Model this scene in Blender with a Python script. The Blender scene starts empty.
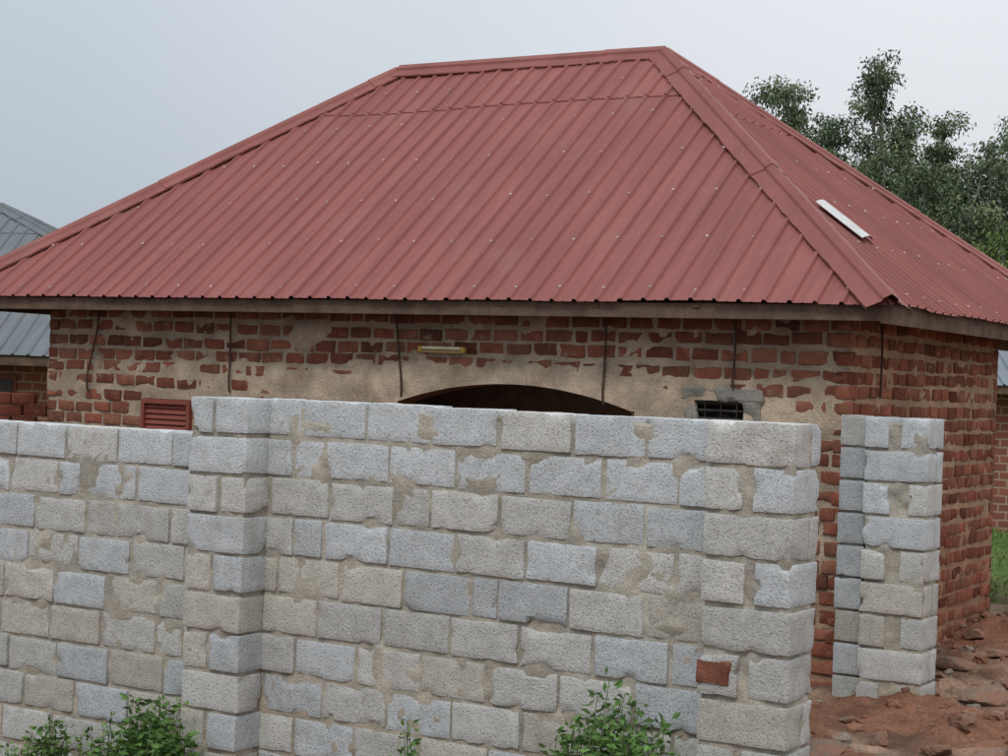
import bpy, math, random
import numpy as np
from mathutils import Vector, Matrix
random.seed(7); RNG=np.random.default_rng(11)
scene=bpy.context.scene
AN=math.radians(31.07)
# ---------------------------------------------------------------- noise
def hsh(i,j,k,seed):
    M=0xffffffff
    n=((i*73856093)^(j*19349663)^(k*83492791)^(seed*2654435))&M
    n=((n^(n>>13))*1274126177)&M
    n=((n^(n>>15))*668265263)&M
    n=n^(n>>16)
    return (n&0xffff)/65535.0*2-1
def vn(P,f,seed=0):
    Q=np.asarray(P,float)*f+100.0
    I=np.floor(Q).astype(np.int64); F=Q-I; F=F*F*(3-2*F)
    r=0
    for a in (0,1):
        wa=F[:,0] if a else 1-F[:,0]
        for b in (0,1):
            wb=F[:,1] if b else 1-F[:,1]
            for c in (0,1):
                wc=F[:,2] if c else 1-F[:,2]
                r=r+wa*wb*wc*hsh(I[:,0]+a,I[:,1]+b,I[:,2]+c,seed)
    return r
def fbm(P,f,seed=0,o=3):
    r=0;a=1.0;t=0
    for i in range(o):
        r=r+a*vn(P,f*(2.03**i),seed+i*17); t+=a; a*=.5
    return r/t
# ---------------------------------------------------------------- mesh buffer
class Buf:
    def __init__(s): s.v=[];s.f=[];s.c=[];s.x=[];s.n=0
    def add(s,v,f,col,ex=None):
        v=np.asarray(v,float); f=np.asarray(f,int)
        s.v.append(v); s.f.append(f+s.n); s.n+=len(v)
        col=np.asarray(col,float)
        if col.ndim==1: col=np.tile(col,(len(v),1))
        s.c.append(col)
        s.x.append(np.zeros((len(v),3)) if ex is None else ex)
def mkobj(name,buf,mat,parent=None,smooth=True,loc=None,rotz=None,sharp=None):
    v=np.concatenate(buf.v); f=np.concatenate(buf.f); c=np.concatenate(buf.c); x=np.concatenate(buf.x)
    me=bpy.data.meshes.new(name)
    me.vertices.add(len(v)); me.vertices.foreach_set("co",v.ravel())
    k=f.shape[1]
    me.loops.add(f.size); me.loops.foreach_set("vertex_index",f.ravel().astype(np.int32))
    me.polygons.add(len(f)); me.polygons.foreach_set("loop_start",np.arange(0,f.size,k,dtype=np.int32))
    try: me.polygons.foreach_set("loop_total",np.full(len(f),k,dtype=np.int32))
    except Exception: pass
    me.update(calc_edges=True)
    a=me.color_attributes.new("Col",'FLOAT_COLOR','POINT')
    a.data.foreach_set("color",np.concatenate([c,np.ones((len(c),1))],1).ravel())
    a=me.attributes.new("suv",'FLOAT_VECTOR','POINT'); a.data.foreach_set("vector",x.ravel())
    me.polygons.foreach_set("use_smooth",np.full(len(f),smooth))
    me.materials.append(mat); me.update()
    if sharp:
        try: me.set_sharp_from_angle(angle=math.radians(sharp))
        except Exception as ex_: print("sharp",ex_)
    ob=bpy.data.objects.new(name,me); scene.collection.objects.link(ob)
    if parent: ob.parent=parent
    if loc is not None: ob.location=loc
    if rotz is not None: ob.rotation_euler=(0,0,rotz)
    return ob
def empty(name,loc=(0,0,0),rotz=0):
    e=bpy.data.objects.new(name,None); scene.collection.objects.link(e)
    e.location=loc; e.rotation_euler=(0,0,rotz); e.empty_display_size=.2; return e
_T={}
def tpl(n):
    if n in _T: return _T[n]
    nx,ny,nz=n; idx={}; L=[]
    for i in range(nx+1):
        for j in range(ny+1):
            for k in range(nz+1):
                if i in(0,nx) or j in(0,ny) or k in(0,nz):
                    idx[(i,j,k)]=len(L); L.append((i,j,k))
    F=[]
    for i in range(nx):
        for j in range(ny):
            F.append([idx[(i,j,0)],idx[(i,j+1,0)],idx[(i+1,j+1,0)],idx[(i+1,j,0)]])
            F.append([idx[(i,j,nz)],idx[(i+1,j,nz)],idx[(i+1,j+1,nz)],idx[(i,j+1,nz)]])
    for i in range(nx):
        for k in range(nz):
            F.append([idx[(i,0,k)],idx[(i+1,0,k)],idx[(i+1,0,k+1)],idx[(i,0,k+1)]])
            F.append([idx[(i,ny,k)],idx[(i,ny,k+1)],idx[(i+1,ny,k+1)],idx[(i+1,ny,k)]])
    for j in range(ny):
        for k in range(nz):
            F.append([idx[(0,j,k)],idx[(0,j,k+1)],idx[(0,j+1,k+1)],idx[(0,j+1,k)]])
            F.append([idx[(nx,j,k)],idx[(nx,j+1,k)],idx[(nx,j+1,k+1)],idx[(nx,j,k+1)]])
    _T[n]=(np.array(L),np.array(F)); return _T[n]
def ax(h,r,n):
    if n<3: return np.linspace(-h,h,n+1)
    return np.concatenate([[-h],np.linspace(-h+r,h-r,n-1),[h]])
def box(buf,c,d,r=.006,n=(4,3,3),amp=.003,freq=18,chip=0,col=(1,1,1),rot=None,mp=None):
    L,F=tpl(n); h=np.array(d)/2.; r=min(r,h.min()*.9)
    P=np.stack([ax(h[0],r,n[0])[L[:,0]],ax(h[1],r,n[1])[L[:,1]],ax(h[2],r,n[2])[L[:,2]]],1)
    inn=np.clip(P,-(h-r),h-r); D=P-inn; ln=np.linalg.norm(D,axis=1,keepdims=True); ln[ln==0]=1
    N=D/ln; P=inn+r*N
    cc=np.array(c)
    W=P+cc
    if amp: P=P+N*(fbm(W,freq,3,2)*amp)[:,None]
    if chip:
        e=(np.abs(np.abs(P)-h)<r*1.3+.004).sum(1)
        q=np.clip(vn(W*1.0,13,91)-.35,0,1)*chip*(e>=2)
        P=P-np.sign(P)*q[:,None]
    if rot is not None: P=P@np.array(rot).T
    P=P+cc
    if mp is not None: P=mp(P)
    buf.add(P,F,col)
# ---------------------------------------------------------------- materials
def nd(nt,t,**k):
    n=nt.nodes.new(t)
    for a,b in k.items(): setattr(n,a,b)
    return n
def mat(name,base=None,var=.3,ns=5,fs=90,bump=.5,bd=.006,rough=.9,stain=None,suv=False,pits=0,spec=.3,metal=0,fv=.6):
    m=bpy.data.materials.new(name); m.use_nodes=True; nt=m.node_tree; nt.nodes.clear(); lk=nt.links.new
    out=nd(nt,'ShaderNodeOutputMaterial'); p=nd(nt,'ShaderNodeBsdfPrincipled'); lk(p.outputs[0],out.inputs[0])
    p.inputs['Roughness'].default_value=rough; p.inputs['Metallic'].default_value=metal
    p.inputs['Specular IOR Level'].default_value=spec
    tc=nd(nt,'ShaderNodeTexCoord'); vec=tc.outputs['Object']
    if base is None:
        at=nd(nt,'ShaderNodeAttribute',attribute_name="Col"); c=at.outputs['Color']
    else:
        rg=nd(nt,'ShaderNodeRGB'); rg.outputs[0].default_value=(*base,1); c=rg.outputs[0]
    def noise(sc,det=2,v=vec,ro=.6):
        n=nd(nt,'ShaderNodeTexNoise'); n.inputs['Scale'].default_value=sc; n.inputs['Detail'].default_value=det
        n.inputs['Roughness'].default_value=ro; lk(v,n.inputs['Vector']); return n.outputs[0]
    def mr(x,a,b,lo,hi):
        n=nd(nt,'ShaderNodeMapRange'); lk(x,n.inputs[0])
        for i,q in enumerate((a,b,lo,hi)): n.inputs[i+1].default_value=q
        return n.outputs[0]
    def mulc(c,f):
        n=nd(nt,'ShaderNodeVectorMath',operation='SCALE'); lk(c,n.inputs[0]); lk(f,n.inputs['Scale']); return n.outputs[0]
    if var:
        c=mulc(c,mr(noise(ns,3),.3,.7,1-var,1+var))
        h=noise(fs,2); c=mulc(c,mr(h,.3,.7,1-var*fv,1+var*fv))
    if suv:
        a2=nd(nt,'ShaderNodeAttribute',attribute_name="suv")
        mp=nd(nt,'ShaderNodeMapping'); mp.inputs['Scale'].default_value=(9,.7,1); lk(a2.outputs['Vector'],mp.inputs[0])
        c=mulc(c,mr(noise(1.2,4,mp.outputs[0]),.3,.7,.86,1.14))
    if stain:
        for (sc,sco,th,amt) in stain:
            mx=nd(nt,'ShaderNodeMix',data_type='RGBA'); f=mr(noise(sc,4),th,th+.14,0,amt)
            lk(f,mx.inputs[0]); lk(c,mx.inputs[6]); mx.inputs[7].default_value=(*sco,1); c=mx.outputs[2]
    if pits:
        vo=nd(nt,'ShaderNodeTexVoronoi'); vo.inputs['Scale'].default_value=pits; lk(vec,vo.inputs['Vector'])
        pt=mr(vo.outputs[0],.06,.30,0,1)
        c=mulc(c,mr(pt,0,1,.72,1.02))
        ad=nd(nt,'ShaderNodeMath',operation='MULTIPLY_ADD'); lk(pt,ad.inputs[0]); ad.inputs[1].default_value=.7; lk(h,ad.inputs[2]); h=ad.outputs[0]
    lk(c,p.inputs['Base Color'])
    if bump:
        b=nd(nt,'ShaderNodeBump'); b.inputs['Strength'].default_value=bump; b.inputs['Distance'].default_value=bd
        lk(h,b.inputs['Height']); lk(b.outputs[0],p.inputs['Normal'])
    return m
M_block=mat("concrete_block",var=.11,ns=9,fs=85,bump=.85,bd=.006,pits=66,rough=.95,fv=1.5,stain=[(3.2,(.31,.275,.22),.58,.45),(13,(.25,.23,.20),.62,.4)],spec=.15)
M_mort=mat("mortar",var=.22,ns=7,fs=70,bump=.8,bd=.008,rough=.95,stain=[(4,(.22,.16,.11),.60,.4)],spec=.1)
M_wallmort=mat("mud_plaster",var=.22,ns=5,fs=60,bump=.9,bd=.01,rough=.95,stain=[(3.1,(.22,.155,.105),.52,.55),(11,(.20,.10,.065),.60,.45)],spec=.1)
M_brick=mat("brick",var=.25,ns=11,fs=80,bump=.8,bd=.007,rough=.95,stain=[(9,(.34,.25,.175),.58,.6)],spec=.1)
M_roof=mat("red_roof",var=.05,ns=1.3,fs=40,bump=0,rough=.6,suv=True,spec=.2,stain=[(1.6,(.29,.15,.122),.55,.2)])
M_grey=mat("grey_roof",var=.1,ns=1.3,fs=40,bump=0,rough=.55,suv=True,spec=.3)
M_wood=mat("weathered_wood",base=(.125,.083,.057),var=.35,ns=6,fs=50,bump=.5,bd=.004)
M_rust=mat("rusty_iron",base=(.075,.045,.032),var=.4,ns=20,fs=90,bump=.3)
M_stone=mat("stone",var=.3,ns=7,fs=60,bump=.9,bd=.01,stain=[(6,(.22,.10,.06),.45,.7)])
M_any=mat("painted",var=.12,ns=9,fs=60,bump=.2,bd=.003,rough=.6)
M_leaf=mat("leaf",var=0,bump=0,rough=.65,spec=.2)
M_bark=mat("bark",base=(.30,.275,.23),var=.3,ns=3,fs=20,bump=.4,bd=.02)
M_stem=mat("stem",base=(.10,.13,.05),var=0,bump=0)
# ---------------------------------------------------------------- ground
def sm(x,a,b):
    t=np.clip((x-a)/(b-a),0,1); return t*t*(3-2*t)
def loc2w(o,r,b):
    return o[0]+math.cos(AN)*r+math.sin(AN)*b, o[1]-math.sin(AN)*r+math.cos(AN)*b
HC=(2.31,11.6); WA=(.97,8.17)
def gz(X,Y):
    X=np.asarray(X,float);Y=np.asarray(Y,float)
    P=np.stack([X,Y,X*0],-1).reshape(-1,3)
    z=-.42*(1-sm(X,.4,2.0)) *(1-sm(Y,60,120))
    near=np.exp(-((Y-12)/14)**2)
    z=z+(fbm(P,1.1,5,3).reshape(X.shape)*.09+fbm(P,4.5,9,4).reshape(X.shape)*.075)*near
    mx,my=loc2w(HC,.35,3.0)
    z=z+.18*np.exp(-(((X-mx)/.55)**2+((Y-my)/.9)**2))
    mx,my=loc2w(HC,.9,-1.2)
    z=z-.05*np.exp(-(((X-mx)/.8)**2+((Y-my)/.8)**2))
    z=z+.25*sm(Y,18,40)*sm(X,3,8)*(1-sm(Y,60,120))
    return z
def axis(lo,hi,st,far,g=1.18):
    a=list(np.arange(lo,hi,st)); s=st; x=a[-1]
    while x<far: s*=g; x+=s; a.append(x)
    s=st; x=lo; pre=[]
    while x>-far: s*=g; x-=s; pre.append(x)
    return np.array(pre[::-1]+a)
gx=axis(1.2,6.5,.03,900,1.12); gy=axis(8.5,17,.04,900,1.12)
GX,GY=np.meshgrid(gx,gy,indexing='ij'); GZ=gz(GX,GY)
V=np.stack([GX,GY,GZ],-1).reshape(-1,3)
nx,ny=GX.shape; I=np.arange(nx*ny).reshape(nx,ny)
F=np.stack([I[:-1,:-1],I[1:,:-1],I[1:,1:],I[:-1,1:]],-1).reshape(-1,4)
soil=np.array([.205,.098,.06]); soil2=np.array([.12,.068,.048]); pale=np.array([.29,.195,.135]); grs=np.array([.085,.14,.035])
w=np.clip(fbm(V,1.3,21,4)*2.2+.45,0,1)[:,None]; C=soil*w+soil2*(1-w)
w=np.clip(fbm(V,1.6,31,4)*2.8-.25,0,1)[:,None]; C=C*(1-w)+pale*w
Xf=V[:,0];Yf=V[:,1]
w=np.clip(sm(Yf+fbm(V,.5,41,3)*2.0,15.5,18.5)*1.0 ,0,1)*np.clip(fbm(V,.8,44,3)*1.5+.9,0,1)
C=C*(1-w[:,None])+grs*w[:,None]
gb=Buf(); gb.add(V,F,C)
M_ground=mat("soil",var=.3,ns=4,fs=38,bump=1,bd=.03,stain=[(7,(.11,.06,.042),.54,.65)],spec=.1)
mkobj("ground",gb,M_ground)
# ---------------------------------------------------------------- roofs
PROF=[(0,0),(.012,.021),(.032,.021),(.044,0),(.10,0),(.107,.003),(.117,.003),(.124,0)]
def roof(prefix,parent,x0,x1,y0,y1,z0,xa,xb,yr,zr,m,col,pitch=.18,lap=.8,capcol=None,screws=None):
    B=Buf(); S=Buf()
    def face(e0,e1,t0,t1,sd,lapf):
        e0,e1,t0,t1=[np.array(q,float) for q in (e0,e1,t0,t1)]
        U=e1-e0; Lw=np.linalg.norm(U); U/=Lw
        ua=(t0-e0)@U; ub=(t1-e0)@U; Vv=(t0-e0)-ua*U; VM=np.linalg.norm(Vv); Vd=Vv/VM
        n=np.cross(U,Vd); n*= np.sign(n[2])
        us=set([0,Lw,round(ua,5),round(ub,5)])
        k=0
        while k*pitch<Lw:
            for p,_ in PROF:
                u=k*pitch+p+.03
                if 0<u<Lw: us.add(round(u,5))
            k+=1
        us=np.array(sorted(us)); ph=(us-.03)%pitch
        hh=np.interp(ph,[p for p,_ in PROF]+[pitch],[q for _,q in PROF]+[0])
        rm=np.minimum(VM,np.minimum(us/max(ua,1e-6)*VM,(Lw-us)/max(Lw-ub,1e-6)*VM)); rm=np.clip(rm,0,VM)
        for (va,vb,off) in ((0,lapf*VM+.02,0),(lapf*VM-.06,VM,.007)):
            vs=np.linspace(va,vb,9)
            vv=np.minimum(vs[None,:],rm[:,None]); 
            if off: vv=np.maximum(vv,0)
            uu=np.repeat(us[:,None],9,1)
            sheet=np.floor((uu+sd*.3)/(pitch*4))
            Pn=np.stack([uu*.7,vv*.5,uu*0+sd*7],-1).reshape(-1,3)
            wav=(fbm(Pn,1.3,sd+3,2)*.014).reshape(uu.shape)
            edge=hsh(sheet.astype(np.int64),np.int64(sd),np.int64(int(off*1000)),5)*.012
            vj=np.where(vv<=va+1e-6,vv+edge-(.01 if off==0 else 0),vv)
            if off: vj=vj+ .012*np.sin(uu*1.3)*(vv<=va+1e-6)
            P=e0+uu[...,None]*U+vj[...,None]*Vd+(hh[:,None]+off+wav+.003*(sheet%2))[...,None]*n
            nU=len(us); I=np.arange(nU*9).reshape(nU,9)
            F=np.stack([I[:-1,:-1],I[1:,:-1],I[1:,1:],I[:-1,1:]],-1).reshape(-1,4)
            fv=vv.reshape(-1)[F]; keep=(fv.max(1)-fv.min(1))>1e-5
            if off: keep&=(rm.repeat(9)[F].max(1)>va)
            F=F[keep]
            t=1+.045*hsh(sheet.astype(np.int64),np.int64(sd),np.int64(int(off*1000)),8)
            rib=1-.06*(hh[:,None]>.018)*1.0
            t2=(t*rib)[...,None]*np.array(col)
            if off: t2=t2*1.03
            B.add(P.reshape(-1,3),F,t2.reshape(-1,3),np.stack([uu,vv,uu*0+sd*9],-1).reshape(-1,3))
        if screws:
            a6=np.linspace(0,2*math.pi,7)[:-1]
            for j,vr in enumerate(np.arange(.12,VM,.66)):
                k=0
                while k*pitch<Lw:
                    u=k*pitch+.03+.022; k+=1
                    if (k+j)%2 or random.random()<.15: continue
                    r_=min(VM,u/max(ua,1e-6)*VM,(Lw-u)/max(Lw-ub,1e-6)*VM)
                    v_=vr+random.uniform(-.03,.03)
                    if v_>r_-.15: continue
                    c=e0+u*U+v_*Vd+n*(.024+(.007 if v_>lapf*VM else 0))
                    ring=np.array([c+ .012*(math.cos(q)*U+math.sin(q)*Vd) for q in a6])
                    top=np.array([c+n*.008+ .007*(math.cos(q)*U+math.sin(q)*Vd) for q in a6])
                    VV=np.concatenate([ring,top]); FF=[[q,(q+1)%6,6+(q+1)%6,6+q] for q in range(6)]+[[6,7,8,9],[6,9,10,11]]
                    g=random.uniform(.25,.55); S.add(VV,FF,(g,g*.76,g*.70))
        return n
    nF=face((x0,y0,z0),(x1,y0,z0),(xa,yr,zr),(xb,yr,zr),1,lap)
    nR=face((x1,y0,z0),(x1,y1,z0),(xb,yr,zr),(xb,yr,zr),2,.72)
    nB=face((x1,y1,z0),(x0,y1,z0),(xb,yr,zr),(xa,yr,zr),3,lap)
    nL=face((x0,y1,z0),(x0,y0,z0),(xa,yr,zr),(xa,yr,zr),4,.72)
    mkobj(prefix+"_sheets",B,m,parent,smooth=False)
    if screws: mkobj(prefix+"_screws",S,M_any,parent)
    K=Buf(); cc=np.array(capcol if capcol else col)
    def cap(A,Bp,n1,n2,w=.155,start=0):
        A=np.array(A,float);Bp=np.array(Bp,float); T=Bp-A; L=np.linalg.norm(T); T/=L
        d1=np.cross(T,n1); d1*= -np.sign(d1[2]) if abs(d1[2])>1e-6 else 1
        d2=np.cross(T,n2); d2*= -np.sign(d2[2]) if abs(d2[2])>1e-6 else 1
        up=(n1+n2); up/=np.linalg.norm(up)
        pos=start
        while pos<L:
            l2=min(2.35,L-pos); N=24; rows=[]
            for i in range(N+1):
                s=pos+l2*i/N; c=A+T*s; lf=.006*(1-i/N)+0.0; j1=random.uniform(-.006,.006); j2=random.uniform(-.006,.006)
                q=[c+d1*(w+.003+j1)+n1*.020,c+d1*(w+j1)+n1*(.031+lf+j2*.7),c+d1*.10+n1*(.034+lf),c+d1*.045+n1*(.036+lf),c+d1*.028+n1*(.052+lf),
                   c+up*(.066+lf),
                   c+d2*.028+n2*(.052+lf),c+d2*.045+n2*(.036+lf),c+d2*.10+n2*(.034+lf),c+d2*(w+j2)+n2*(.031+lf+j1*.7),c+d2*(w+.003+j2)+n2*.020]
                rows.append(q)
            R=np.array(rows); m_=R.shape[1]; I=np.arange((N+1)*m_).reshape(N+1,m_)
            F=np.stack([I[:-1,:-1],I[1:,:-1],I[1:,1:],I[:-1,1:]],-1).reshape(-1,4)
            K.add(R.reshape(-1,3),F,cc*random.uniform(.93,1.06),R.reshape(-1,3)*.3)
            pos+=2.25
    st=-.02
    cap((x1,y0,z0),(xb,yr,zr),nF,nR,start=st); cap((x0,y0,z0),(xa,yr,zr),nF,nL,start=st)
    cap((x1,y1,z0),(xb,yr,zr),nR,nB,start=st); cap((x0,y1,z0),(xa,yr,zr),nL,nB,start=st)
    cap((xa,yr,zr+.004),(xb,yr,zr+.004),nF,nB)
    mkobj(prefix+"_ridge_caps",K,m,parent,smooth=False)
    return nF,nR
# ---------------------------------------------------------------- brick house
house=empty("brick_house",(HC[0],HC[1],0),-AN)
RW=7.44; BD=3.65; ZT=2.50; Z0=-.55
RC=(.243,.082,.071)
EX0,EX1,EY0,EY1,EZ=-8.44,.377,-.377,5.85,2.57
RA,RB,RY,RZ=-5.653,-2.80,2.733,4.93
nF,nR=roof("roof",house,EX0,EX1,EY0,EY1,EZ,RA,RB,RY,RZ,M_roof,RC,capcol=(.235,.078,.066),screws=True)
def zarch(r): return 1.79+.165*(1-((r+2.63)/1.02)**2)
def smear_front(u,z):
    P=np.stack([u,z*1.6,u*0],1); q=fbm(P,2.2,77,3)
    lo=np.where(u<-3.8,1.74,1.70); hi=np.where(u<-3.8,2.04,np.where(u<-1.5,2.11,2.07))
    band=sm(z,lo-.05,lo+.05)*(1-sm(z+q*.09,hi-.04,hi+.05))
    k=np.where(u<-5.8,.45,.70)
    ar=np.exp(-(((u+2.63)/1.35)**2+((z-1.88)/.23)**2)**2)
    pat=sm(q,.38,.7)*.7
    return np.clip(np.maximum(np.maximum(band*(k+.7*q),ar),pat),0,1)
def smear_side(u,z):
    P=np.stack([u,z,u*0+9],1); q=fbm(P,1.9,57,3); return sm(q,.38,.75)*.6
def brickwall(name,mp,u0,u1,zt,cuts=[],smear=None,arch=False,seed=1,mort=(.385,.305,.225),bcol=(.235,.088,.056),red=0,nb=(6,3,4)):
    rnd=random.Random(seed); Bk=Buf(); Mo=Buf()
    ch=.116; nrow=int((zt-Z0)/ch)+1
    for k in range(nrow):
        z=zt-ch*(k+.5)
        if z<Z0: break
        u=u0
        first=True
        while u<u1-.03:
            l=.205*rnd.uniform(.86,1.08)
            if rnd.random()<.05: l=.10
            if first and k%2: 
                cs=[(u+.05,.10)]; l=.10
            else: cs=[(u+l/2,l)]
            first=False
            for (uc,ll) in cs:
                if uc+ll/2>u1: ll=max(.04,u1-(uc-ll/2)); uc=u1-ll/2
                zz=z+rnd.uniform(-.006,.006)+.012*math.sin(uc*.9+k*1.7)
                bad=False
                for (a,b,c,d) in cuts:
                    if uc+ll/2>a-.02 and uc-ll/2<b+.02 and zz+.045>c-.02 and zz-.045<d+.02: bad=True
                if arch and -3.68<uc+ll/2 and uc-ll/2<-1.58 and zz-.05<zarch(min(max(uc,-3.6),-1.66))+.03: bad=True
                if bad: continue
                t=rnd.uniform(.66,1.2); hue=rnd.uniform(-.12,.20)
                if rnd.random()<.12: t*=.62
                col=np.array(bcol)*t*np.array([1,1+hue,1+hue])
                box(Bk,(uc,-.05+rnd.uniform(-.006,.005),zz),(ll,.10,.085*rnd.uniform(.88,1.06)),.006,nb,.007,15,.028,col,
                    rot=Matrix.Rotation(rnd.uniform(-.03,.03),3,'Y'),mp=mp)
            u+=l+rnd.uniform(.022,.038)
    g=.025; nu=int((u1-u0)/g)+1; 
    U=np.linspace(u0,u1,nu+1); nz=int((zt-Z0)/g); 
    UU=np.repeat(U[:,None],nz+1,1)
    ZZ=np.repeat(np.linspace(Z0,zt,nz+1)[None,:],nu+1,0)
    if arch:
        for i,u in enumerate(U):
            if -3.65<=u<=-1.61:
                za=zarch(u); j=int(np.argmin(abs(ZZ[i]-1.79))); 
                ZZ[i]=np.concatenate([np.linspace(Z0,za,j+1),np.linspace(za,zt,nz-j+1)[1:]])
    uf=UU.ravel(); zf=ZZ.ravel(); P3=np.stack([uf,zf*0+seed*3.3,zf],1)
    s=smear(uf,zf) if smear else np.zeros(len(uf))
    w=-.0135+.013*fbm(P3,9,seed,3)+.006*fbm(P3,2,seed+5,2)+s*.028
    V=mp(np.stack([uf,w,zf],1))
    I=np.arange((nu+1)*(nz+1)).reshape(nu+1,nz+1)
    F=np.stack([I[:-1,:-1],I[1:,:-1],I[1:,1:],I[:-1,1:]],-1)
    uc=(UU[:-1,:-1]+UU[1:,1:])/2; zc=(ZZ[:-1,:-1]+ZZ[1:,1:])/2
    keep=np.ones(uc.shape,bool)
    for (a,b,c,d) in cuts: keep&=~((uc>a)&(uc<b)&(zc>c)&(zc<d))
    if arch: keep&=~((uc>-3.65)&(uc<-1.61)&(zc<zarch(uc)))
    F=F[keep]
    n1=fbm(P3,2.2,seed+50,3)[:,None]; n2=fbm(P3,7,seed+60,3)[:,None]
    C=np.array(mort)*(1+.30*n1+.22*n2)*(1+.10*s[:,None])
    low=np.clip(1-sm(zf,0,1.0+red),0,1)[:,None]*(.75)
    C=C*(1-low)+np.array([.28,.14,.085])*low
    if red: C=C*np.array([1,.92,.84])
    Mo.add(V,F,C)
    mkobj(name+"_bricks",Bk,M_brick,house,sharp=35); mkobj(name+"_mortar",Mo,M_wallmort,house)
WIN=(-6.29,-5.76,1.15,1.71); VEN=(-1.12,-.74,1.62,1.90)
brickwall("front_wall",lambda P:np.stack([P[:,0],-P[:,1],P[:,2]],1),-RW,0,ZT,[WIN,VEN],smear_front,True,3)
brickwall("right_wall",lambda P:np.stack([P[:,1],P[:,0],P[:,2]],1),0,BD,ZT,[],smear_side,False,5,mort=(.36,.265,.19),bcol=(.245,.087,.053),red=.6)
brickwall("left_wall",lambda P:np.stack([-RW-P[:,1],P[:,0],P[:,2]],1),0,5.45,ZT,[],smear_side,False,6,nb=(3,3,3))
brickwall("step_wall",lambda P:np.stack([P[:,0],BD+P[:,1],P[:,2]],1),-1.2,0,ZT,[],None,False,8,nb=(3,3,3))
brickwall("rear_side_wall",lambda P:np.stack([-1.2+P[:,1],P[:,0],P[:,2]],1),BD,5.45,ZT,[],None,False,9,nb=(3,3,3))
brickwall("back_wall",lambda P:np.stack([P[:,0],5.45+P[:,1],P[:,2]],1),-RW,-1.2,ZT,[],None,False,10,nb=(3,3,3))
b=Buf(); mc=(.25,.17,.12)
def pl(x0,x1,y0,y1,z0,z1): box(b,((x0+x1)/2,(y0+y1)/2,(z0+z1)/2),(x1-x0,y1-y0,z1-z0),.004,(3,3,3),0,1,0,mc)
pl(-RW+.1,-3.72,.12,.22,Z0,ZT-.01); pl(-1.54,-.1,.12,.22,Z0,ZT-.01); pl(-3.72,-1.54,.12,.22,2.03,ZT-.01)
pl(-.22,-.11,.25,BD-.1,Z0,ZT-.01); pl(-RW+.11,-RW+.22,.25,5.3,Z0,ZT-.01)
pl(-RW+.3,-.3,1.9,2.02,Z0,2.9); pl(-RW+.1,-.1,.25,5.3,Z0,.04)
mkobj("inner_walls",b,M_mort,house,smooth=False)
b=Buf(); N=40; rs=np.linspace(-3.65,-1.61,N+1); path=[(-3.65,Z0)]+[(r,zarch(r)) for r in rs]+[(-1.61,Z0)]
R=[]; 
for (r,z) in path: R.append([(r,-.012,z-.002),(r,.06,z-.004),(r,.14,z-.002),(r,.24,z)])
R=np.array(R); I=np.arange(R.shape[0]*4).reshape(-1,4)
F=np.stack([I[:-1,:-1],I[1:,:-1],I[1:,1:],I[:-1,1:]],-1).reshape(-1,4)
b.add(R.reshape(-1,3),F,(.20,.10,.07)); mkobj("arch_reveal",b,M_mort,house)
b=Buf()
def bd(c,d,r=.003): box(b,c,d,r,(5,3,3),.003,3)
FH=.105
bd(((EX0+EX1)/2,EY0+.05,EZ-.012-FH/2),(EX1-EX0-.12,.025,FH))
bd((EX1-.05,(EY0+EY1)/2,EZ-.012-FH/2),(.025,EY1-EY0-.08,FH+.03))
bd((EX0+.05,(EY0+EY1)/2,EZ-.012-FH/2),(.025,EY1-EY0-.08,FH))
bd(((EX0+EX1)/2,EY1-.05,EZ-.012-FH/2),(EX1-EX0-.12,.025,FH))
sl=(RZ-EZ)/(RB*-1+EX1)
def rafter_f(r): 
    th=math.atan(sl); L=.75
    c=np.array([r,EY0+.08+L/2*math.cos(th)*.9,EZ-.05+L/2*math.sin(th)*.9])
    box(b,c,(.05,L,.09),.004,(3,3,3),.002,4,rot=Matrix.Rotation(th,3,'X'))
def rafter_r(bb):
    th=math.atan(sl); L=.75
    c=np.array([EX1-.08-L/2*math.cos(th)*.9,bb,EZ-.05+L/2*math.sin(th)*.9])
    box(b,c,(L,.05,.09),.004,(3,3,3),.002,4,rot=Matrix.Rotation(th,3,'Y'))
for r in np.arange(-8.0,.2,.78): rafter_f(r)
for bb in np.arange(.2,5.6,.78): rafter_r(bb)
bd((-RW/2,.06,ZT+.04),(RW,.12,.08)); bd((-.07,BD/2+.15,ZT+.042),(.10,BD-.2,.078)); bd((-RW+.07,2.8,ZT+.042),(.1,5.2,.078))
bd((-.15,5.35,1.2),(.1,.1,2.5)); bd((-.1,4.5,2.45),(.08,1.8,.1))
mkobj("fascia_and_rafters",b,M_wood,house,smooth=False)
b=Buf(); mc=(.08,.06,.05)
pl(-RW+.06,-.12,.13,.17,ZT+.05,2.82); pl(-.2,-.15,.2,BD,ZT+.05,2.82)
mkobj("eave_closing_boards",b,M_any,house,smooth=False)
def tube(name,pts,rad,m,parent,col=None):
    cu=bpy.data.curves.new(name,'CURVE'); cu.dimensions='3D'; cu.bevel_depth=rad; cu.bevel_resolution=2
    sp=cu.splines.new('BEZIER'); sp.bezier_points.add(len(pts)-1)
    for p,q in zip(sp.bezier_points,pts): p.co=q; p.handle_left_type=p.handle_right_type='AUTO'
    cu.materials.append(m); o=bpy.data.objects.new(name,cu); scene.collection.objects.link(o); o.parent=parent; return o
for i,(r,zb,cv) in enumerate([(-6.82,1.74,.10),(-5.33,1.80,0),(-3.66,1.83,-.05),(-1.83,1.83,.01),(-.82,1.98,.01)]):
    tube("tie_rod_%d"%i,[(r-.02,-.02,2.56),(r,-.035,2.35),(r-cv*.6,-.028,2.1),(r-cv*1.1,-.03,zb+.05),(r-cv*.9,-.018,zb)],.009,M_rust,house)
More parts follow.
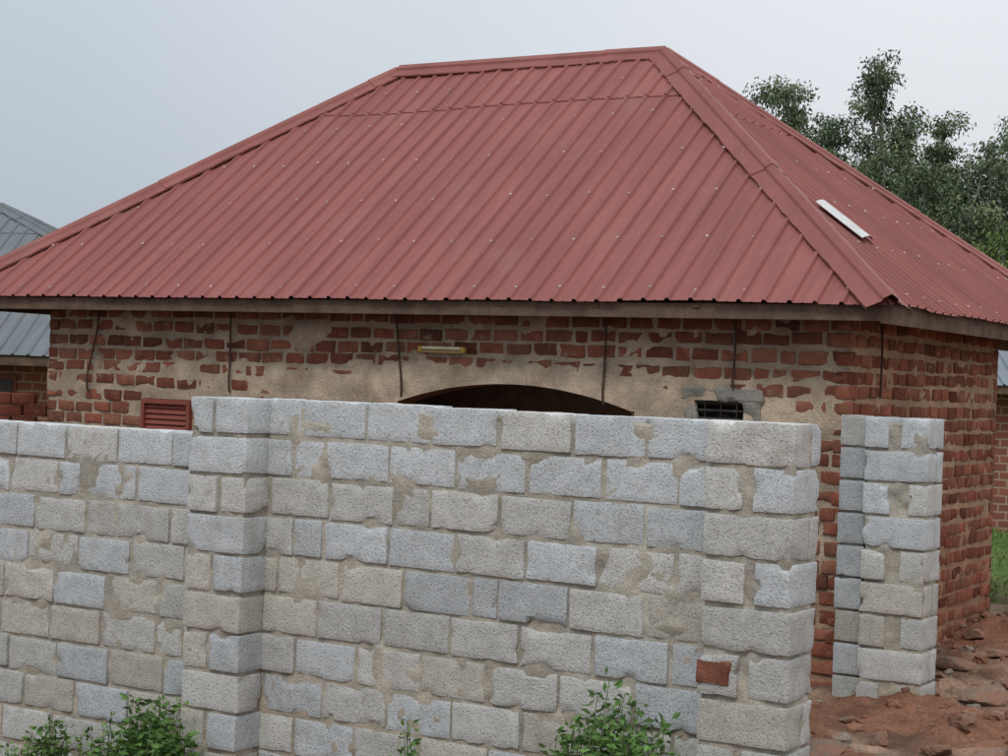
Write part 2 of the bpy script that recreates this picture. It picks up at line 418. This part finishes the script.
tube("tie_rod_side",[(.02,.55,2.56),(.03,.56,2.3),(.028,.56,1.95)],.009,M_rust,house)
b=Buf(); box(b,(-3.22,-.045,2.185),(.40,.04,.024),.006,(4,3,3),0,1,0,(.40,.30,.13)); 
box(b,(-3.415,-.062,2.20),(.03,.045,.045),.006,(3,3,3),0,1,0,(.50,.33,.06)); box(b,(-3.025,-.062,2.20),(.03,.045,.045),.006,(3,3,3),0,1,0,(.50,.33,.06))
box(b,(-3.22,-.075,2.210),(.36,.026,.026),.012,(6,3,3),0,1,0,(.70,.62,.42)); mkobj("tube_light",b,M_any,house)
b=Buf(); a0,a1,z0,z1=WIN; cx=(a0+a1)/2; rc=(.22,.06,.04)
for (c,d) in (((cx,0,z1-.015),(a1-a0+.02,.06,.04)),((cx,0,z0+.02),(a1-a0+.02,.06,.04)),((a0+.01,0,(z0+z1)/2),(.035,.056,z1-z0-.03)),((a1-.01,0,(z0+z1)/2),(.035,.056,z1-z0-.03))):
    box(b,c,d,.003,(3,3,3),0,1,0,rc)
for k in range(11): box(b,(cx,.012,z0+.05+k*.046),(a1-a0-.04,.012,.048),.002,(3,3,3),0,1,0,(.22,.06,.04),rot=Matrix.Rotation(-.5,3,'X'))
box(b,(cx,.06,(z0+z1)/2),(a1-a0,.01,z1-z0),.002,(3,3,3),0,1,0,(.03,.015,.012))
mkobj("red_shutter_window",b,M_any,house,smooth=False)
b=Buf(); a0,a1,z0,z1=VEN; cx=(a0+a1)/2; gc=(.25,.235,.205)
for (c,d) in (((cx+.01,.006,z1+.04),(a1-a0+.24,.05,.11)),((a0-.04,.010,(z0+z1)/2),(.11,.05,z1-z0)),((a1+.05,.008,(z0+z1)/2),(.13,.05,z1-z0)),((cx,.012,z0-.02),(a1-a0+.1,.05,.05))):
    box(b,c,d,.02,(20,3,10),.03,8,.06,gc)
for k in range(5): box(b,(cx,.03,z0+.03+k*.056),(a1-a0+.02,.05,.012),.003,(3,3,3),.002,9,0,(.055,.05,.048),rot=Matrix.Rotation(-.45,3,'X'))
for s in (-.12,0,.12): box(b,(cx+s,.012,(z0+z1)/2),(.010,.010,z1-z0),.003,(3,3,3),.002,9,0,(.04,.035,.03))
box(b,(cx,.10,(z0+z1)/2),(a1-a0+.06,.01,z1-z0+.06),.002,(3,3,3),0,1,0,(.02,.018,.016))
mkobj("ventilator",b,M_mort,house,smooth=False)
th=math.atan(sl); b=Buf(); Ur=np.array([math.cos(th),0,-math.sin(th)]); nn=np.array(nR)
cen=np.array([-.514,1.15,EZ+sl*(EX1+.514)])
rows=[]
for i in range(9):
    t=(i/8-.5)*.46; wdt=.13*(1-.12*abs(i/4-1)**3)
    rows.append([cen+Ur*t+np.array([0,q*wdt,0])+nn*(.028+.03*(1-q*q)) for q in (-1,-.75,-.4,0,.4,.75,1)])
R=np.array(rows); I=np.arange(63).reshape(9,7); F=np.stack([I[:-1,:-1],I[1:,:-1],I[1:,1:],I[:-1,1:]],-1).reshape(-1,4)
b.add(R.reshape(-1,3),F,(.52,.52,.51)); mkobj("roof_light_panel",b,M_any,house)
# ---------------------------------------------------------------- block walls
fresh=np.array([.47,.49,.495]); old=np.array([.455,.45,.42]); tan=np.array([.445,.425,.37])
def bcol(k,rnd,shift=0):
    k=k-shift
    if k<2: c=fresh*rnd.uniform(.94,1.08); c=c if rnd.random()<.9 else old*1.08
    elif k<4: c=(fresh*.95 if rnd.random()<.35 else old)*rnd.uniform(.90,1.06)
    else: 
        q=rnd.random(); c=(fresh*.92 if q<.22 else (old if q<.75 else tan))*rnd.uniform(.84,1.05)
    return c
CH=.215
def blk(B,c,d,rnd,col,chip=.03):
    n=(14 if d[0]>.3 else 8,7 if d[1]>.25 else 5,8)
    box(B,c,d,.004,n,.0035,22,chip,col,rot=Matrix.Rotation(rnd.uniform(-.012,.012),3,'Y')@Matrix.Rotation(rnd.uniform(-.012,.012),3,'Z'))
MC=np.array([.375,.345,.285])
def mcore(B,c,d,seed,inset=.010,amp=.011,lump=.03):
    n=tuple(max(3,int(q/.02)) for q in d); L,F=tpl(n); h=np.array(d)/2
    P=np.stack([np.linspace(-h[i],h[i],n[i]+1)[L[:,i]] for i in range(3)],1)
    N=(np.abs(P)>h-1e-6)*np.sign(P); ln=np.linalg.norm(N,axis=1,keepdims=True); N=N/ln
    W=P+np.array(c)
    P=W+N*(-inset+amp*fbm(W,13,seed,3)+.005*vn(W,3,seed+3)+lump*np.clip(fbm(W,7,seed+40,2)-.42,0,1))[:,None]
    C=MC*(1+.30*fbm(W,3,seed+9,3))[:,None]
    low=np.clip(1-sm(W[:,2],-.3,.9),0,1)[:,None]*.4; C=C*(1-low)+np.array([.29,.21,.145])*low
    B.add(P,F,C)
def wallseg(B,Mo,r0,r1,ztop,nrow,seed,shift=0,thick=.2):
    rnd=random.Random(seed)
    for k in range(nrow):
        z=ztop-CH*k-.10
        u=r1; first=True
        while u>r0+.04:
            l=.395*rnd.uniform(.97,1.03)
            if first: l=(.36 if k%2==0 else .19)*rnd.uniform(.9,1.1)
            elif rnd.random()<.08: l=.2*rnd.uniform(.7,1.1)
            first=False
            l=min(l,u-r0)
            if l>.05:
                blk(B,(u-l/2,thick/2+rnd.uniform(-.007,.007),z+rnd.uniform(-.005,.005)),(l,thick,.196*rnd.uniform(.96,1.01)),rnd,bcol(k,rnd,shift))
            u-=l+rnd.uniform(.012,.028)
    zb=ztop-CH*nrow
    mcore(Mo,((r0+r1)/2,thick/2,(ztop-.03+zb)/2),(r1-r0,thick-.002,ztop-.03-zb),seed,.0095,.012,.028)
bw=empty("concrete_block_wall",(WA[0],WA[1],0),-AN)
B=Buf(); Mo=Buf()
ZB=1.84
wallseg(B,Mo,-2.66,.06,ZB,11,21)
wallseg(B,Mo,-10,-2.98,ZB-CH,10,22,shift=0)
def pier(B,Mo,r0,r1,b0,b1,ztop,nrow,seed,par,shift=0,mw=.03,zmin=-9):
    rnd=random.Random(seed); W=r1-r0; D=b1-b0
    for k in range(nrow):
        z=ztop-CH*k-.10
        if z<zmin: break
        if (k+par)%2==0:
            dd=min(.2,D)
            blk(B,((r0+r1)/2+rnd.uniform(-.006,.006),b0+dd/2,z),(W,dd,.2*rnd.uniform(.95,.99)),rnd,bcol(k,rnd,shift),.03)
            if D-dd>.08: blk(B,((r0+r1)/2,b0+dd+.012+(D-dd-.012)/2,z),(W,D-dd-.012,.195),rnd,bcol(k,rnd,shift),.03)
        else:
            w1=(W-mw)*rnd.uniform(.42,.56); w2=W-mw*rnd.uniform(.7,1.4)-w1
            a=rnd.uniform(-.012,.012)
            blk(B,(r0+w1/2,b0+D/2+a,z),(w1,D,.2*rnd.uniform(.92,.99)),rnd,bcol(k,rnd,shift),.055)
            blk(B,(r1-w2/2,b0+D/2-a,z+.003),(w2,D,.2*rnd.uniform(.92,.99)),rnd,bcol(k,rnd,shift),.055)
    zb=ztop-CH*nrow
    mcore(Mo,((r0+r1)/2,(b0+b1)/2,(ztop-.03+zb)/2),(W-.012,D-.012,ztop-.03-zb),seed,.010,.022)
pier(B,Mo,-3.02,-2.62,-.2,.2,ZB,11,31,1)
pier(B,Mo,.04,.48,-.1,.22,ZB,11,36,0,mw=.05)
mkobj("blocks",B,M_block,bw,sharp=35); mkobj("mortar_joints",Mo,M_mort,bw)
b=Buf(); box(b,(.12,-.078,.675),(.17,.09,.115),.010,(8,4,6),.02,14,.03,(.18,.072,.048))
mkobj("embedded_brick",b,M_brick,bw,sharp=35)
fp=empty("concrete_block_pillar",(2.37,11.3,0),-AN)
B=Buf();Mo=Buf()
pier(B,Mo,0,.42,0,.32,ZB-.005,10,41,1,shift=1,mw=.095)
rnd=random.Random(5)
for k in range(10):
    z=ZB-CH*k-.10
    blk(B,(-.10+rnd.uniform(-.006,.006),.13,z),(.185,.15,.198),rnd,bcol(k,rnd,-3)*.85)
mcore(Mo,(-.10,.135,.8),(.165,.12,2.0),44)
mkobj("pillar_blocks",B,M_block,fp,sharp=35); mkobj("pillar_mortar",Mo,M_mort,fp)
# ---------------------------------------------------------------- neighbours
def brick_shader(name,c1,c2,mo):
    m=bpy.data.materials.new(name); m.use_nodes=True; nt=m.node_tree; p=nt.nodes['Principled BSDF']; lk=nt.links.new
    p.inputs['Roughness'].default_value=.95
    tc=nd(nt,'ShaderNodeTexCoord'); sp=nd(nt,'ShaderNodeSeparateXYZ'); lk(tc.outputs['Object'],sp.inputs[0])
    ad=nd(nt,'ShaderNodeMath',operation='ADD'); lk(sp.outputs[0],ad.inputs[0]); lk(sp.outputs[1],ad.inputs[1])
    cb=nd(nt,'ShaderNodeCombineXYZ'); lk(ad.outputs[0],cb.inputs[0]); lk(sp.outputs[2],cb.inputs[1])
    no=nd(nt,'ShaderNodeTexNoise'); no.inputs['Scale'].default_value=6; lk(tc.outputs['Object'],no.inputs['Vector'])
    vm=nd(nt,'ShaderNodeVectorMath',operation='MULTIPLY_ADD'); lk(no.outputs['Color'],vm.inputs[0]); vm.inputs[1].default_value=(.03,.03,0); lk(cb.outputs[0],vm.inputs[2])
    br=nd(nt,'ShaderNodeTexBrick'); lk(vm.outputs[0],br.inputs['Vector']); br.inputs['Scale'].default_value=1
    br.inputs['Brick Width'].default_value=.235; br.inputs['Row Height'].default_value=.116; br.inputs['Mortar Size'].default_value=.016; br.inputs['Mortar Smooth'].default_value=.3
    br.inputs['Color1'].default_value=(*c1,1); br.inputs['Color2'].default_value=(*c2,1); br.inputs['Mortar'].default_value=(*mo,1)
    lk(br.outputs[0],p.inputs['Base Color']); b=nd(nt,'ShaderNodeBump'); b.inputs['Distance'].default_value=.02; b.inputs['Strength'].default_value=.6; b.invert=True
    lk(br.outputs[1],b.inputs['Height']); lk(b.outputs[0],p.inputs['Normal']); return m
M_b2=brick_shader("neighbour_brick",(.26,.09,.055),(.19,.07,.045),(.33,.22,.15))
def neighbour(loc,rz,x0,x1,y0,y1,ez,rise,run,rcol,ground):
    e=empty("neighbour_house",(loc[0],loc[1],0),rz)
    roof("roof",e,x0,x1,y0,y1,ez,x0+run,x1-run,(y0+y1)/2,ez+rise,M_grey,rcol,pitch=.2)
    b=Buf(); o=.5; t=.22
    for (a0,a1,c0,c1) in ((x0+o,x1-o,y0+o,y0+o+t),(x0+o,x1-o,y1-o-t,y1-o),(x0+o+.002,x0+o+t,y0+o+t+.002,y1-o-t-.002),(x1-o-t,x1-o-.002,y0+o+t+.002,y1-o-t-.002)):
        box(b,((a0+a1)/2,(c0+c1)/2,(ground+ez-.02)/2),(a1-a0,c1-c0,ez-.02-ground),.005,(3,3,3),0)
    mkobj("walls",b,M_b2,e,smooth=False)
    b=Buf(); box(b,((x0+x1)/2,y0+.04,ez-.07),(x1-x0-.1,.03,.11),.004,(3,3,3),0); box(b,(x1-.04,(y0+y1)/2,ez-.07),(.03,y1-y0-.1,.11),.004,(3,3,3),0); box(b,(x0+.04,(y0+y1)/2,ez-.07),(.03,y1-y0-.1,.11),.004,(3,3,3),0)
    mkobj("fascia",b,M_wood,e,smooth=False)
    b=Buf()
    for q in (.25,.72):
        cx=x0+(x1-x0)*q
        box(b,(cx,y0+o-.003,1.3),(1.0,.05,1.0),.004,(3,3,3),0,1,0,(.2,.06,.04))
        for s in (-.24,.24): box(b,(cx+s,y0+o-.02,1.3),(.44,.05,.9),.004,(3,3,3),0,1,0,(.06,.05,.05))
    mkobj("windows",b,M_any,e,smooth=False)
    return e
neighbour((-2.9,22),0,-14,0,0,10,2.06,2.32,5.0,(.12,.132,.137),-.7)
neighbour((6.0,24.5),math.radians(-4),-.4,12,0,7,2.15,1.25,3.4,(.16,.185,.21),-.3)
# ---------------------------------------------------------------- rocks & rubble
def ray(x,y,Z):
    u=x-504; v=378-y; t=.036; return ((u-v*t)/1733*Z, Z, 2+(v+u*t)/1733*Z)
def rockmesh(B,c,d,col,R,seed,amp=.3):
    L,F=tpl((8,7,6)); P=(L/np.array([8,7,6])-.5)*2
    P=P/np.maximum(np.linalg.norm(P,axis=1,keepdims=True),1e-6)**.65
    k=random.Random(seed)
    for _ in range(7):
        n=np.array([k.gauss(0,1) for _ in range(3)]); n/=np.linalg.norm(n); dd=P@n; lim=k.uniform(.45,.8)
        P=P-n*np.clip(dd-lim,0,9)[:,None]
    P=P*(1+amp*.4*fbm(P+seed*3.1,2.5,seed,3))[:,None]
    P=P*np.array(d)/2*1.15; P=P@np.array(R).T+np.array(c); B.add(P,F,col)
rk=[(955,668,.34,.18,.10),(925,655,.22,.14,.09),(985,705,.38,.22,.11),(1003,690,.22,.16,.10),(880,735,.16,.12,.10),(905,692,.2,.14,.12),(826,748,.34,.24,.07),(870,690,.22,.15,.15),(940,742,.16,.12,.09),(995,748,.26,.16,.09),(1000,664,.34,.14,.07),(965,725,.13,.1,.08),(940,690,.17,.12,.08),(890,760,.2,.14,.08),(850,715,.14,.1,.07),(975,650,.2,.14,.08)]
for i,(x,y,a,c,h) in enumerate(rk):
    Z=2.0*1733/((y-378)-(x-504)*.036)
    X,Y,_=ray(x,y,Z); z=float(gz(np.array([X]),np.array([Y]))[0])
    B=Buf(); g=random.uniform(.75,1.25)
    R=Matrix.Rotation(random.uniform(-.35,.35),3,'X')@Matrix.Rotation(random.uniform(0,3.1),3,'Z')
    rockmesh(B,(0,0,0),(a,c,h),np.array([.20,.135,.10])*g,R,i)
    mkobj("rock",B,M_stone,loc=(X,Y,z+h*.25),smooth=False)
B=Buf()
for i in range(1500):
    X=random.uniform(1.0,6.0); Y=random.uniform(8.3,16)
    dx=X-HC[0];dy=Y-HC[1]; r=math.cos(AN)*dx-math.sin(AN)*dy; bb=math.sin(AN)*dx+math.cos(AN)*dy
    if r<.02 and bb>-.02: continue
    if r>.05 and r<1.0 and 1.2<bb<4.5 and random.random()<.4: continue
    dx=X-WA[0];dy=Y-WA[1]; r=math.cos(AN)*dx-math.sin(AN)*dy; bb=math.sin(AN)*dx+math.cos(AN)*dy
    if r<.5 and abs(bb)<.25: continue
    z=float(gz(np.array([X]),np.array([Y]))[0]); s=.010+random.random()**3*.055
    g=random.uniform(.55,1.15); c=np.array([.21,.105,.066]) if random.random()<.85 else np.array([.28,.24,.195])
    L,F=tpl((3,3,3)); P=(L/3-.5)*2; P=P/np.maximum(np.linalg.norm(P,axis=1,keepdims=True),1e-6)**.6
    P=P*np.array([random.uniform(.7,1.5),random.uniform(.6,1.1),random.uniform(.4,.8)])*s
    P=P*(1+RNG.normal(size=(len(P),3))*.15)
    P=P@np.array(Matrix.Rotation(random.uniform(0,3),3,'Z')@Matrix.Rotation(random.uniform(-.5,.5),3,'X')).T+np.array([X,Y,z+s*.1]); B.add(P,F,c*g)
mkobj("rubble",B,M_stone,smooth=False)
X,Y,_=ray(6,410,16.5); B=Buf(); rnd=random.Random(3)
for k in range(19):
    for j in range(3):
        box(B,((j-1)*.235+rnd.uniform(-.01,.01)+(.1 if k%2 else 0),rnd.uniform(-.01,.01),-.42+.045+k*.112),(.22,.11,.10),.01,(4,3,3),.004,14,.01,np.array([.28,.09,.055])*rnd.uniform(.7,1.2))
mkobj("brick_stack",B,M_brick,loc=(X-.05,Y,0))
# ---------------------------------------------------------------- vegetation
def leaves(B,P,D,Wd,Ln,col,droop=.0):
    n=len(P); D=D/np.linalg.norm(D,axis=1,keepdims=True)
    R=RNG.normal(size=(n,3)); S=np.cross(D,R); S/=np.linalg.norm(S,axis=1,keepdims=True)
    Nn=np.cross(D,S)
    Ln=Ln[:,None];Wd=Wd[:,None]
    a=P; b_=P+D*Ln*.45+S*Wd*.5+Nn*Ln*.05; t=P+D*Ln-Nn*Ln*.08; c=P+D*Ln*.45-S*Wd*.5+Nn*Ln*.05
    V=np.stack([a,b_,t,c],1).reshape(-1,3); F=np.arange(4*n).reshape(n,4)
    B.add(V,F,np.repeat(col,4,0))
def limb(B,p0,p1,r0,r1,n=5,k=6,bend=.1):
    p0=np.array(p0,float);p1=np.array(p1,float); off=RNG.normal(size=3)*bend*np.linalg.norm(p1-p0)
    rows=[]; T=(p1-p0); T/=np.linalg.norm(T); A=np.cross(T,[.3,1,.1]); A/=np.linalg.norm(A); Bv=np.cross(T,A)
    for i in range(n+1):
        t=i/n; c=p0+(p1-p0)*t+off*math.sin(math.pi*t); r=r0+(r1-r0)*t
        rows.append([c+r*(math.cos(q)*A+math.sin(q)*Bv) for q in np.linspace(0,2*math.pi,k+1)[:-1]])
    R=np.array(rows).reshape(-1,3); F=[[i*k+j,i*k+(j+1)%k,(i+1)*k+(j+1)%k,(i+1)*k+j] for i in range(n) for j in range(k)]
    B.add(R,F,(1,1,1))
def tree(name,X,Y,H,W,zlo,nl,seed,col=(.100,.140,.072),lp=400,ls=.16,cr=.56):
    """tall eucalyptus: several ascending limbs, each carrying separate leaf clumps"""
    rnd=random.Random(seed); e=empty(name,(X,Y,0)); T=Buf(); Lf=Buf()
    lean=rnd.uniform(-.4,.4)
    limb(T,(0,0,-.5),(lean*.5,0,H*.55),.20,.13,8,8,.015); limb(T,(lean*.5,0,H*.55),(lean,0,H*.96),.13,.03,6,6,.03)
    def clump(c,s):
        n=int(lp*s*s*rnd.uniform(.8,1.2))+25
        q=RNG.normal(size=(n,3)); q/=np.linalg.norm(q,axis=1,keepdims=True); q*= (RNG.random(n)**.5)[:,None]
        P=c+q*np.array([s,s,s*.62])+RNG.normal(size=(n,3))*.07
        D=q*.4+RNG.normal(size=(n,3))*.5+np.array([0,0,-.7])
        g=rnd.uniform(.5,1.5); cc=np.array(col)*g*np.array([1+rnd.uniform(-.1,.25),1,1])
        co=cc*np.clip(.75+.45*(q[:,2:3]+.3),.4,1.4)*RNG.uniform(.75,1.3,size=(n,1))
        leaves(Lf,P,D,np.full(n,ls*.42)*RNG.uniform(.7,1.2,n),ls*RNG.uniform(.6,1.3,n),co)
    for i in range(nl):
        t=(i+rnd.random())/nl; z=zlo+(H-zlo)*t*.97
        prof=W*.5*(.6+.4*math.sin(math.pi*min(1,t*1.05)**.8))*(1-.6*t**3)
        a=i*2.4+rnd.uniform(-.5,.5); rr=prof*rnd.uniform(.5,1.1)
        tip=np.array([lean*z/H+rr*math.cos(a),rr*math.sin(a),z+rnd.uniform(.0,.5)])
        zz=max(.8,z-rr*1.3-.3); st=np.array([lean*zz/H*.9,0,zz])
        limb(T,st,tip,.055,.014,5,5,.06)
        for u in (1.0,.74,.45):
            if u<.5 and rnd.random()<.35: continue
            c=st+(tip-st)*u+np.array([rnd.gauss(0,.26),rnd.gauss(0,.26),rnd.gauss(0,.15)+.1])
            clump(c,cr*rnd.uniform(.5,1.15))
    clump(np.array([lean,0,H-.25]),cr*.6); clump(np.array([lean,0.1,H-.8]),cr*.8)
    mkobj("trunk_and_limbs",T,M_bark,e); mkobj("crown",Lf,M_leaf,e,smooth=False)
def tr(x,y,Z,Wpx,seed,nl=22,frac=.3,**k):
    X,Y,z=ray(x,y,Z); tree("eucalyptus_tree",X,Y,z,Wpx/1733*Z,z*frac,nl,seed,**k)
tr(798,88,55,84,1,24,.5); tr(868,60,56,74,2,30,.35); tr(838,118,58,56,13,22,.4); tr(912,112,54,62,3,28,.3); tr(950,126,55,62,4,28,.3); tr(990,138,53,66,5,28,.25)
tr(748,90,60,40,6,10,.6,cr=.5); tr(1030,118,57,90,7,26,.3); tr(930,158,50,80,8,28,.2); tr(885,150,52,70,9,26,.25); tr(970,168,48,80,11,28,.2); tr(1018,168,49,80,12,28,.2)
X,Y,z=ray(1000,228,38); tree("bright_leafy_tree",X,Y,z,3.4,1.2,20,10,col=(.13,.20,.055),lp=300,ls=.16,cr=.55)
B=Buf()
for i in range(420):
    X=random.uniform(-140,160); Y=random.uniform(95,125); 
    if -60<X<8: Y+=60
    z=random.uniform(0,5); s=random.uniform(1.5,3.2); n=60
    q=RNG.normal(size=(n,3)); q/=np.linalg.norm(q,axis=1,keepdims=True)
    P=np.array([X,Y,z])+q*s; g=random.uniform(.6,1.3)
    leaves(B,P,RNG.normal(size=(n,3)),np.full(n,.7),np.full(n,1.3),np.tile(np.array([.07,.10,.065])*g,(n,1)))
mkobj("distant_trees",B,M_leaf,smooth=False)
def weed(name,X,Y,H,W,ns,seed,col=(.10,.19,.05),ll=.085):
    rnd=random.Random(seed); z=float(gz(np.array([X]),np.array([Y]))[0]); e=empty(name,(X,Y,z)); T=Buf();Lf=Buf()
    for i in range(ns):
        a=rnd.uniform(0,6.283); rr=W*.5*math.sqrt(rnd.random()); h=H*rnd.uniform(.55,1)*(1-.3*(rr/(W*.5))**2)
        p0=np.array([math.cos(a)*rr*.35,math.sin(a)*rr*.2,-.05]); p1=np.array([math.cos(a)*rr,math.sin(a)*rr*.5,h])
        limb(T,p0,p1,.006,.002,5,5,.06)
        n=34; t=RNG.uniform(.25,1.0,n)**.7; P=p0+(p1-p0)*t[:,None]+RNG.normal(size=(n,3))*.012
        D=RNG.normal(size=(n,3))*np.array([1,1,.35])+np.array([0,0,.25])
        l=ll*RNG.uniform(.5,1.25,n)*(1.25-.6*t)
        P=P+D/np.linalg.norm(D,axis=1,keepdims=True)*(l*.5)[:,None]
        g=rnd.uniform(.7,1.3); co=np.array(col)*g*RNG.uniform(.65,1.4,size=(n,1))*np.array([1,1,1])
        leaves(Lf,P,D,l*.5,l,co)
    mkobj("stems",T,M_stem,e); mkobj("foliage",Lf,M_leaf,e,smooth=False)
def wp(x,ylev,off,H,Wm,ns,seed,**k):
    t=(x-504+ (ylev-378)*.036)/1733
    s=(.97-math.sin(AN)*off - t*(8.17-math.cos(AN)*off))/(math.cos(AN)+t*math.sin(AN))
    X,Y=loc2w(WA,-s,-off); weed("leafy_weed",X,Y,H,Wm,ns,seed,**k)
wp(602,720,.22,1.12,.44,30,1); wp(635,740,.25,.98,.38,18,9); wp(575,740,.3,.94,.3,12,2); wp(408,745,.2,.72,.34,9,3,ll=.06); wp(150,730,.25,.64,.34,18,4); wp(105,745,.3,.50,.4,14,5,ll=.06); wp(45,735,.25,.44,.3,9,6,ll=.06); wp(175,745,.35,.6,.22,10,7); wp(20,750,.4,.32,.3,7,8,ll=.05)
B=Buf(); n=14000
X=RNG.uniform(4.2,14,n); Y=RNG.uniform(15.5,26,n)
m_=fbm(np.stack([X,Y,X*0],1),.8,44,3)*1.5+.9; kk=(RNG.random(n)<np.clip(m_,0,1))&(Y>15.5+RNG.random(n)*3); X=X[kk];Y=Y[kk]; Z=gz(X,Y); n=len(X)
D=RNG.normal(size=(n,3))*.35+np.array([0,0,1.]); leaves(B,np.stack([X,Y,Z],1),D,RNG.uniform(.012,.03,n),RNG.uniform(.04,.12,n),np.array([.13,.20,.055])*RNG.uniform(.6,1.5,size=(n,1)))
mkobj("grass",B,M_leaf,smooth=False)
# ---------------------------------------------------------------- world & sun
SE,SA=math.radians(52),math.radians(200)
w=bpy.data.worlds.new("World"); scene.world=w; w.use_nodes=True; nt=w.node_tree; nt.nodes.clear(); lk=nt.links.new
out=nd(nt,'ShaderNodeOutputWorld'); bg=nd(nt,'ShaderNodeBackground'); bg.inputs[1].default_value=.1; lk(bg.outputs[0],out.inputs[0])
sky=nd(nt,'ShaderNodeTexSky',sky_type='NISHITA'); sky.sun_disc=False; sky.sun_elevation=SE; sky.sun_rotation=SA; sky.dust_density=3
hs=nd(nt,'ShaderNodeHueSaturation'); hs.inputs['Saturation'].default_value=.25; lk(sky.outputs[0],hs.inputs['Color'])
tc=nd(nt,'ShaderNodeTexCoord'); sp=nd(nt,'ShaderNodeSeparateXYZ'); lk(tc.outputs['Generated'],sp.inputs[0])
no=nd(nt,'ShaderNodeTexNoise'); no.inputs['Scale'].default_value=2.2; no.inputs['Detail'].default_value=3; lk(tc.outputs['Generated'],no.inputs['Vector'])
a=nd(nt,'ShaderNodeMath',operation='MULTIPLY_ADD'); lk(no.outputs[0],a.inputs[0]); a.inputs[1].default_value=.35; lk(sp.outputs[0],a.inputs[2])
mr=nd(nt,'ShaderNodeMapRange',interpolation_type='SMOOTHSTEP'); lk(a.outputs[0],mr.inputs[0]); mr.inputs[1].default_value=-.25; mr.inputs[2].default_value=.40
mx=nd(nt,'ShaderNodeMix',data_type='RGBA'); lk(mr.outputs[0],mx.inputs[0]); mx.inputs[6].default_value=(4.5,5.2,5.9,1); mx.inputs[7].default_value=(7.1,7.35,7.75,1)
ev=nd(nt,'ShaderNodeMapRange'); lk(sp.outputs[2],ev.inputs[0]); ev.inputs[1].default_value=.02; ev.inputs[2].default_value=.9; ev.inputs[3].default_value=.95; ev.inputs[4].default_value=2.1
sc=nd(nt,'ShaderNodeVectorMath',operation='SCALE'); lk(mx.outputs[2],sc.inputs[0]); lk(ev.outputs[0],sc.inputs['Scale'])
m2=nd(nt,'ShaderNodeMix',data_type='RGBA'); m2.inputs[0].default_value=.88; lk(hs.outputs[0],m2.inputs[6]); lk(sc.outputs[0],m2.inputs[7])
lk(m2.outputs[2],bg.inputs[0])
sd=bpy.data.lights.new("sun",'SUN'); sd.energy=1.2; sd.angle=math.radians(14); sd.color=(1,.965,.92)
so=bpy.data.objects.new("sun",sd); scene.collection.objects.link(so)
dirv=Vector((math.sin(SA)*math.cos(SE),math.cos(SA)*math.cos(SE),math.sin(SE)))
so.rotation_euler=dirv.to_track_quat('Z','Y').to_euler()
# ---------------------------------------------------------------- camera
cd=bpy.data.cameras.new("camera"); cd.sensor_width=36; cd.lens=36*1733/1008; cd.clip_end=3000; cd.clip_start=.05
co=bpy.data.objects.new("camera",cd); scene.collection.objects.link(co)
co.matrix_world=Matrix.Translation((0,0,2.0))@(Matrix.Rotation(math.radians(90),4,'X')@Matrix.Rotation(.036,4,'Z'))
scene.camera=co
scene.view_settings.view_transform='Standard'; scene.view_settings.look='None'; scene.view_settings.exposure=0
print("verts",sum(len(o.data.vertices) for o in bpy.data.objects if o.type=='MESH'))
